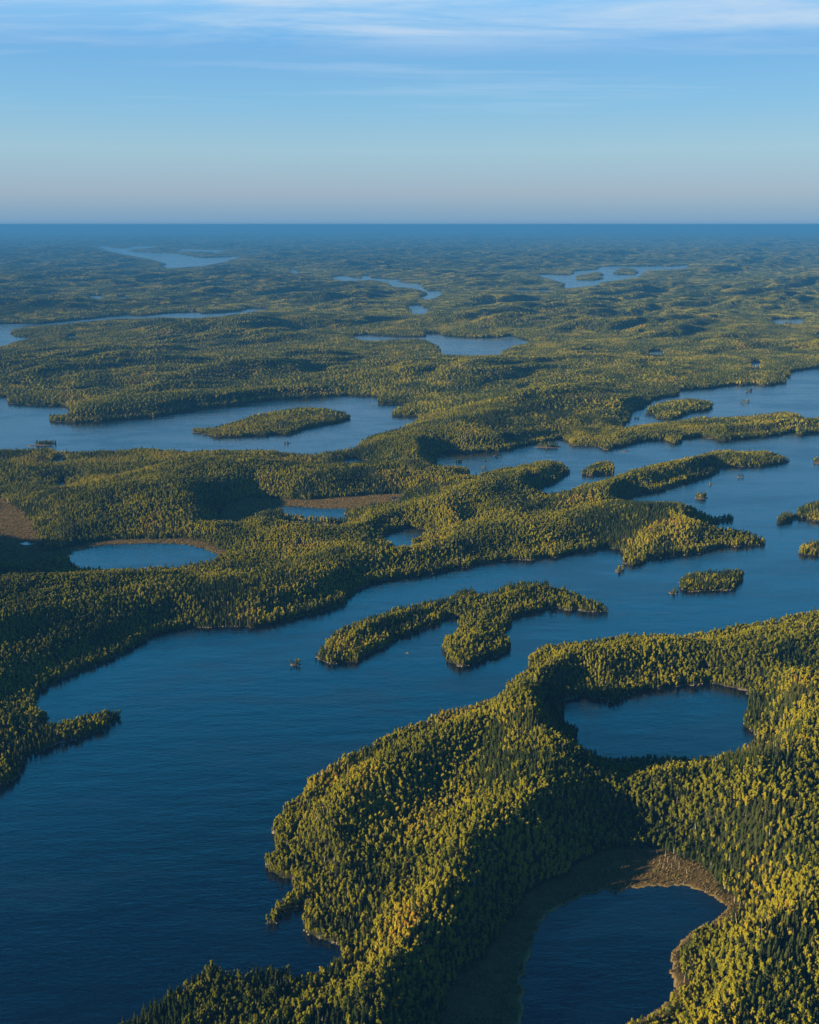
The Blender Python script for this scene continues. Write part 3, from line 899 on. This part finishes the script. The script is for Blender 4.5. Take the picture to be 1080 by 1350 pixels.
def gn_scatter(name, pts, rots, scl, var, meshes, label, groupname=None):
    """one object: points with instanced patches or trees"""
    me = mesh_np(name, pts, np.zeros((0, 3)), [], {'rot': rots, 'scl': scl.astype(float), 'var': var.astype(int)})
    o = link(name, me, kind='stuff'); o['label'] = label
    ng = bpy.data.node_groups.new(name + '_nodes', 'GeometryNodeTree')
    ng.interface.new_socket('Geometry', in_out='INPUT', socket_type='NodeSocketGeometry')
    ng.interface.new_socket('Geometry', in_out='OUTPUT', socket_type='NodeSocketGeometry')
    gi = ng.nodes.new('NodeGroupInput'); go = ng.nodes.new('NodeGroupOutput')
    j = ng.nodes.new('GeometryNodeJoinGeometry')

    def na(n, typ):
        a = ng.nodes.new('GeometryNodeInputNamedAttribute'); a.data_type = typ; a.inputs[0].default_value = n
        return a.outputs['Attribute']
    ar, as_, av = na('rot', 'FLOAT_VECTOR'), na('scl', 'FLOAT'), na('var', 'INT')
    for k, m in enumerate(meshes):
        src = bpy.data.objects.new(m.name, m)
        oi_ = ng.nodes.new('GeometryNodeObjectInfo'); oi_.inputs['Object'].default_value = src
        oi_.inputs['As Instance'].default_value = False
        cmp_ = ng.nodes.new('FunctionNodeCompare'); cmp_.data_type = 'INT'; cmp_.operation = 'EQUAL'
        ng.links.new(av, cmp_.inputs[2]); cmp_.inputs[3].default_value = k
        ip = ng.nodes.new('GeometryNodeInstanceOnPoints')
        ng.links.new(gi.outputs[0], ip.inputs['Points']); ng.links.new(cmp_.outputs[0], ip.inputs['Selection'])
        ng.links.new(oi_.outputs['Geometry'], ip.inputs['Instance'])
        e2r = ng.nodes.new('FunctionNodeEulerToRotation'); ng.links.new(ar, e2r.inputs[0])
        ng.links.new(e2r.outputs[0], ip.inputs['Rotation']); ng.links.new(as_, ip.inputs['Scale'])
        ng.links.new(ip.outputs[0], j.inputs[0])
    ng.links.new(j.outputs[0], go.inputs[0])
    md = o.modifiers.new('scatter', 'NODES'); md.node_group = ng
    return o


rest = ~single
for kk in (0, 1, 2):
    m = rest & (kind0 == kk)
    n = m.sum(); nv = len(kinds[KK[kk]])
    rots = np.stack([rng.normal(0, .03, n), rng.normal(0, .03, n), rot0[m]], -1)
    gn_scatter(['birch_forest', 'spruce_forest', 'pine_forest'][kk], np.stack([x0[m], y0[m], z0[m]], -1), rots, scale0[m], rng.integers(0, nv, n),
               [k_[2] for k_ in kinds[KK[kk]]],
               ['golden green birch and aspen trees covering the nearer hills', 'dark spruce trees mixed through the nearer hills', 'taller pines standing out of the nearer forest'][kk])
# ---- forest patches farther off, tilted with the slope
for L in range(1, 5):
    P = placed[L]; x, y = P[:, 0], P[:, 1]; e = SIZES[L] * .5
    z = interp(Z, x, y)
    gx = (interp(Z, x + e, y) - interp(Z, x - e, y)) / (2 * e); gy = (interp(Z, x, y + e) - interp(Z, x, y - e)) / (2 * e)
    q = rng.integers(0, 4, len(x)) * (math.pi / 2)
    # tilt in the patch's own turned frame (XYZ euler: x, y tilts first, then z)
    c_, s_ = np.cos(q), np.sin(q)
    lx = gx * c_ + gy * s_; ly = -gx * s_ + gy * c_
    rots = np.stack([np.arctan(ly), -np.arctan(lx), q], -1)
    k = kindnoise(x, y) * (1.0 if L < 3 else 1.6) + rng.normal(0, .10, len(x))
    k = k - .12
    var = np.where(k < -.04, 0, np.where(k < .2, 1, 2))
    sc = rng.uniform(.9, 1.12, len(x)) * (1.05 if L < 3 else 1.1)
    gn_scatter('distant_forest', np.stack([x, y, z - (.4 if L < 3 else 1.0)], -1), rots, sc, var, patches[L - 1],
               ['mixed forest behind the main lake and round the middle lakes', 'mixed forest on the plain of the middle distance', 'hazy forest on the far plain', 'blue forest plain running to the horizon'][L - 1])

# ------------------------------------------------------------------ islets
ISLETS = [  # px, py of the waterline centre, half width px, number of trees, label
 (389.5, 876, 6.5, 3, 'tiny islet with a few trees left of the hooked island'),
 (924, 656, 11, 14, 'small dark wooded islet in the open lake at the right'),
 (976, 629, 4.5, 3, 'tiny islet with two trees below the long ridge, right of two'),
 (937, 639, 3, 1, 'single-tree rock below the long ridge, left of two'),
 (817, 752, 8.5, 7, 'small wooded islet off the southern tip of the mainland'),
 (1088, 609, 18, 26, 'wooded islet at the right edge beyond the long ridge'),
 (723, 589, 15, 24, 'low wooded islet in the channel against the northern shore'),
 (605.5, 609, 4.5, 3, 'tiny dark islet at the left end of the channel'),
 (638.5, 618, 3.6, 2, 'tiny dark islet in the channel beside the wooded ridge'),
 (654, 601, 3.2, 2, 'tiny dark islet off the north shore of the channel'),
 (640, 606, 1.5, 1, 'speck of an islet in the middle of the channel'),
 (823, 595, 6.5, 0, 'bare low rock off the peninsula'),
 (937, 577.5, 5, 0, 'bare low rock under the long wooded peninsula'),
 (839, 552, 3.8, 3, 'tiny islet with pointed spruces in the narrow inlet'),
 (987, 515.5, 5.2, 5, 'small islet in the right arm of the lake, uppermost of three'),
 (979.5, 531, 2.8, 2, 'left of a pair of specks of land in the right arm of the lake'),
 (985.5, 530, 3, 3, 'right of a pair of specks of land in the right arm of the lake'),
 (62, 585.5, 14, 22, 'small wooded islet near the left edge of the left lake'),
 (44, 587.5, 8, 0, 'low bare tail of rock at the left edge of the left lake'),
 (491, 535, 4, 0, 'small bare rock at the right end of the left lake'),
 (375, 585, 2.4, 1, 'speck of rock with a bush below the long island, left one'),
 (381, 584.5, 2.6, 1, 'speck of rock with a bush below the long island, right one'),
 (886, 781.5, 5.5, 2, 'little wooded knob at the left tip of the oval island'),
 (808, 354.5, 4.5, 0, 'dark islet in the far upper right lake'),
 (538, 861, 2, 0, 'small pale rock in the water between the two lobes of the hooked island'),
 (270, 572.5, 5, 0, 'low rock at the left tip of the long island'),
]
for q, (px_, py_, hw, nt, lab) in enumerate(ISLETS):
    cx_, cy_w = place(px_, py_)
    cx_, cy_w = float(cx_), float(cy_w)
    dep = cy_w * CP + HCAM * SP
    a_ = hw * dep / FPX; b_ = max(2.5, a_ * .62)
    rg = np.random.default_rng(3000 + q)
    seg = 20; th = np.arange(seg) * 2 * math.pi / seg
    ang = R(rg.uniform(5, 35))
    lump = 1 + .18 * np.sin(2 * th + rg.uniform(0, 6)) + .12 * np.sin(3 * th + rg.uniform(0, 6)) + rg.uniform(-.06, .06, seg)
    hh = (.7 if nt == 0 else .8) + .015 * a_
    vs_ = []
    for f_, zf in ((1.08, -.8), (1.0, .1), (.8, .62), (.45, .92)):
        ex = a_ * f_ * lump * np.cos(th); ey = b_ * f_ * lump * np.sin(th)
        zz_ = np.full(seg, hh * zf if zf > 0 else zf) + (rg.uniform(-.12, .3, seg) if zf > .2 else 0)
        vs_.append(np.stack([ex * math.cos(ang) - ey * math.sin(ang), ex * math.sin(ang) + ey * math.cos(ang), zz_], -1))
    vs_ = np.concatenate(vs_ + [np.array([[0, 0, hh]])])
    f = []
    for r_ in range(3):
        for j in range(seg):
            k = (j + 1) % seg; a, b2, c, d = r_ * seg + j, r_ * seg + k, (r_ + 1) * seg + k, (r_ + 1) * seg + j
            f += [(a, b2, c), (a, c, d)]
    for j in range(seg): f.append((3 * seg + j, 3 * seg + (j + 1) % seg, 4 * seg))
    me = mesh_np('islet', vs_, f, [M_rock])
    o = link('islet', me, kind='structure'); o['label'] = lab; o.location = (cx_, cy_w, 0)
    for k in range(int(nt * 2.0)):
        rr_ = math.sqrt(rg.uniform(0, .88)); tt = rg.uniform(0, 6.28)
        ex = a_ * rr_ * math.cos(tt); ey = b_ * rr_ * math.sin(tt)
        s_ = rg.uniform(.38, .66) if a_ < 11 else rg.uniform(.5, .8)
        kk = 1 if rg.uniform() < .5 else (0 if rg.uniform() < .75 else 2)
        plant(kk, cx_ + ex * math.cos(ang) - ey * math.sin(ang), cy_w + ex * math.sin(ang) + ey * math.cos(ang), hh * .6, s_, rg.uniform(0, 6),
              ('short ' if s_ < .5 else ('middling ' if s_ < .66 else 'tall ')) + ['broadleaf tree', 'dark spruce', 'pine tree'][kk] + ' on the ' + ' '.join(lab.split()[:9]), 'trees on the ' + ' '.join(lab.split()[:9]), k % 2).scale = (s_ * 1.35, s_ * 1.35, s_)

# ------------------------------------------------------------------ dead trees round the marsh
snag_meshes = []
for v in range(3):
    rg = np.random.default_rng(4000 + v); g = Geo()
    h = rg.uniform(7, 10); trunk(g, h, .2, 0, rg.uniform(-.5, .5))
    for k in range(6):
        z = h * rg.uniform(.35, .9); a = rg.uniform(0, 6.28); L_ = rg.uniform(.6, 1.5) * (1.2 - z / h)
        d = np.array([math.cos(a), math.sin(a), .35]); s_ = np.array([-math.sin(a), math.cos(a), 0]) * .06
        p_ = np.array([0, 0, z])
        g.add([p_ - s_, p_ + s_, p_ + d * L_, p_ + np.array([0, 0, .12])], [(0, 1, 2), (1, 3, 2), (3, 0, 2)], .5, 0)
    snag_meshes.append(g.mesh('dead_tree', [M_dead]))
snag_px = [(869, 1140), (874, 1146), (880, 1138), (885, 1145), (877, 1130), (890, 1136), (866, 1128), (895, 1147), (888, 1126), (842, 1112), (850, 1108), (833, 1110), (905, 1152),
           (960, 1178), (968, 1190), (975, 1196), (966, 1205), (955, 1172), (981, 1190), (930, 1322), (936, 1318), (918, 1330), (905, 1322), (862, 1341), (902, 1296), (905, 1280)]
for i, (a, b2) in enumerate(snag_px):
    x, y = place(a, b2); x, y = float(x), float(y)
    z = float(interp(Z, np.array([x]), np.array([y]))[0])
    w_i = 'on the upper rim of the bottom marsh' if i < 13 else ('on the right rim of the bottom marsh' if i < 19 else 'on the shore right of the bottom pond')
    o = link('dead_tree', snag_meshes[i % 3], label='bare pale dead tree trunk ' + w_i, cat='tree', group='dead trees ' + w_i)
    o.location = (x, y, max(z, .2)); o.rotation_euler = (0, 0, i * 1.7); s_ = .75 + .3 * ((i * 37) % 10) / 10; o.scale = (s_, s_, s_)

Pd = grid_points(24.0, 425, 2600); Pd = Pd + rng.uniform(-12, 12, Pd.shape)
Pd = Pd[(dland_at(Pd) > 4) & (interp(dense_bog, Pd[:, 0], Pd[:, 1]) < 3) & (fbm(Pd[:, 0] / 90, Pd[:, 1] / 90, 501, 2) > -.1)]
nd = len(Pd)
gn_scatter('standing_dead_trees', np.stack([Pd[:, 0], Pd[:, 1], interp(Z, Pd[:, 0], Pd[:, 1])], -1), np.stack([rng.normal(0, .08, nd), rng.normal(0, .08, nd), rng.uniform(0, 6, nd)], -1),
           rng.uniform(1.0, 1.6, nd), rng.integers(0, 3, nd), snag_meshes, 'pale dead trunks standing here and there in the nearer forest')
bould = []
for v in range(3):
    g = Geo(); blob(g, (0, 0, .1), 1.0, .6, np.random.default_rng(4500 + v), .5, 6, 0, 2); bould.append(g.mesh('boulder', [M_stone]))
Pr = grid_points(1.9, 425, 2600); Pr = Pr + rng.uniform(-.9, .9, Pr.shape)
dr = dland_at(Pr)
Pr = Pr[(np.abs(dr) < 1.3) & (interp(dense_bog, Pr[:, 0], Pr[:, 1]) < .5) & (fbm(Pr[:, 0] / 40, Pr[:, 1] / 40, 601, 2) + rng.normal(0, .25, len(Pr)) > .12)]
nd = len(Pr); print('boulders', nd)
gn_scatter('shore_boulders', np.stack([Pr[:, 0], Pr[:, 1], np.maximum(interp(Z, Pr[:, 0], Pr[:, 1]), -.1)], -1), np.stack([np.zeros(nd), np.zeros(nd), rng.uniform(0, 6, nd)], -1),
           rng.uniform(.35, 1.25, nd), rng.integers(0, 3, nd), bould, 'pale boulders lining the lake shores')

# ------------------------------------------------------------------ marsh sedge and shrubs
tuft = []
for v in range(3):
    rg = np.random.default_rng(5000 + v); g = Geo()
    for k in range(16):
        a = rg.uniform(0, 6.28); r_ = rg.uniform(0, .9); hgt = rg.uniform(.35, .95) if v < 2 else rg.uniform(.8, 1.7)
        p_ = np.array([r_ * math.cos(a), r_ * math.sin(a), 0]); s_ = np.array([-math.sin(a), math.cos(a), 0]) * .13
        g.add([p_ - s_, p_ + s_, p_ + np.array([.3 * math.cos(a), .3 * math.sin(a), hgt])], [(0, 1, 2)], .5, 0)
    tuft.append(g.mesh('sedge', [M_sedge]))
Pg = grid_points(2.1, 425, 2400)
Pg = Pg + rng.uniform(-1, 1, Pg.shape)
bb = interp(np.where(marshf, d_inbog, 0.0), Pg[:, 0], Pg[:, 1]); dl = dland_at(Pg)
m = (bb > .4) & (dl > .6) & (fbm(Pg[:, 0] / 11, Pg[:, 1] / 11, 401, 2) + rng.normal(0, .25, len(Pg)) > -.2)
Pg = Pg[m]; dlm = dl[m]
print('sedge', len(Pg))
zg = interp(Z, Pg[:, 0], Pg[:, 1])
nn = len(Pg)
gn_scatter('marsh_grass', np.stack([Pg[:, 0], Pg[:, 1], zg - .05], -1), np.stack([np.zeros(nn), np.zeros(nn), rng.uniform(0, 6, nn)], -1),
           rng.uniform(.7, 1.5, nn) * np.where(dlm < 5, 1.25, 1), rng.integers(0, 3, nn), tuft, 'dry brown sedge and low shrubs covering the marshy pond rims')

# ------------------------------------------------------------------ haze
M_haze, t, out = mat('air_haze')
pv = N(t, 'ShaderNodeVolumePrincipled'); pv.inputs['Color'].default_value = (0.040, 0.180, 0.46, 1); pv.inputs['Density'].default_value = 4.9e-5
pv.inputs['Anisotropy'].default_value = 0.0
t.links.new(pv.outputs[0], out.inputs['Volume'])
xb, yb0, yb1, zb0, zb1 = 98000, -3000, 92500, -16.0, HCAM + 12
v = [(-xb, yb0, zb0), (xb, yb0, zb0), (xb, yb1, zb0), (-xb, yb1, zb0), (-xb, yb0, zb1), (xb, yb0, zb1), (xb, yb1, zb1), (-xb, yb1, zb1)]
me = mesh_np('haze', v, [(0, 3, 2, 1), (4, 5, 6, 7), (0, 1, 5, 4), (1, 2, 6, 5), (2, 3, 7, 6), (3, 0, 4, 7)], [M_haze])
o = link('haze', me, kind='stuff'); o['label'] = 'thin blue haze over the forest and lakes towards the horizon'
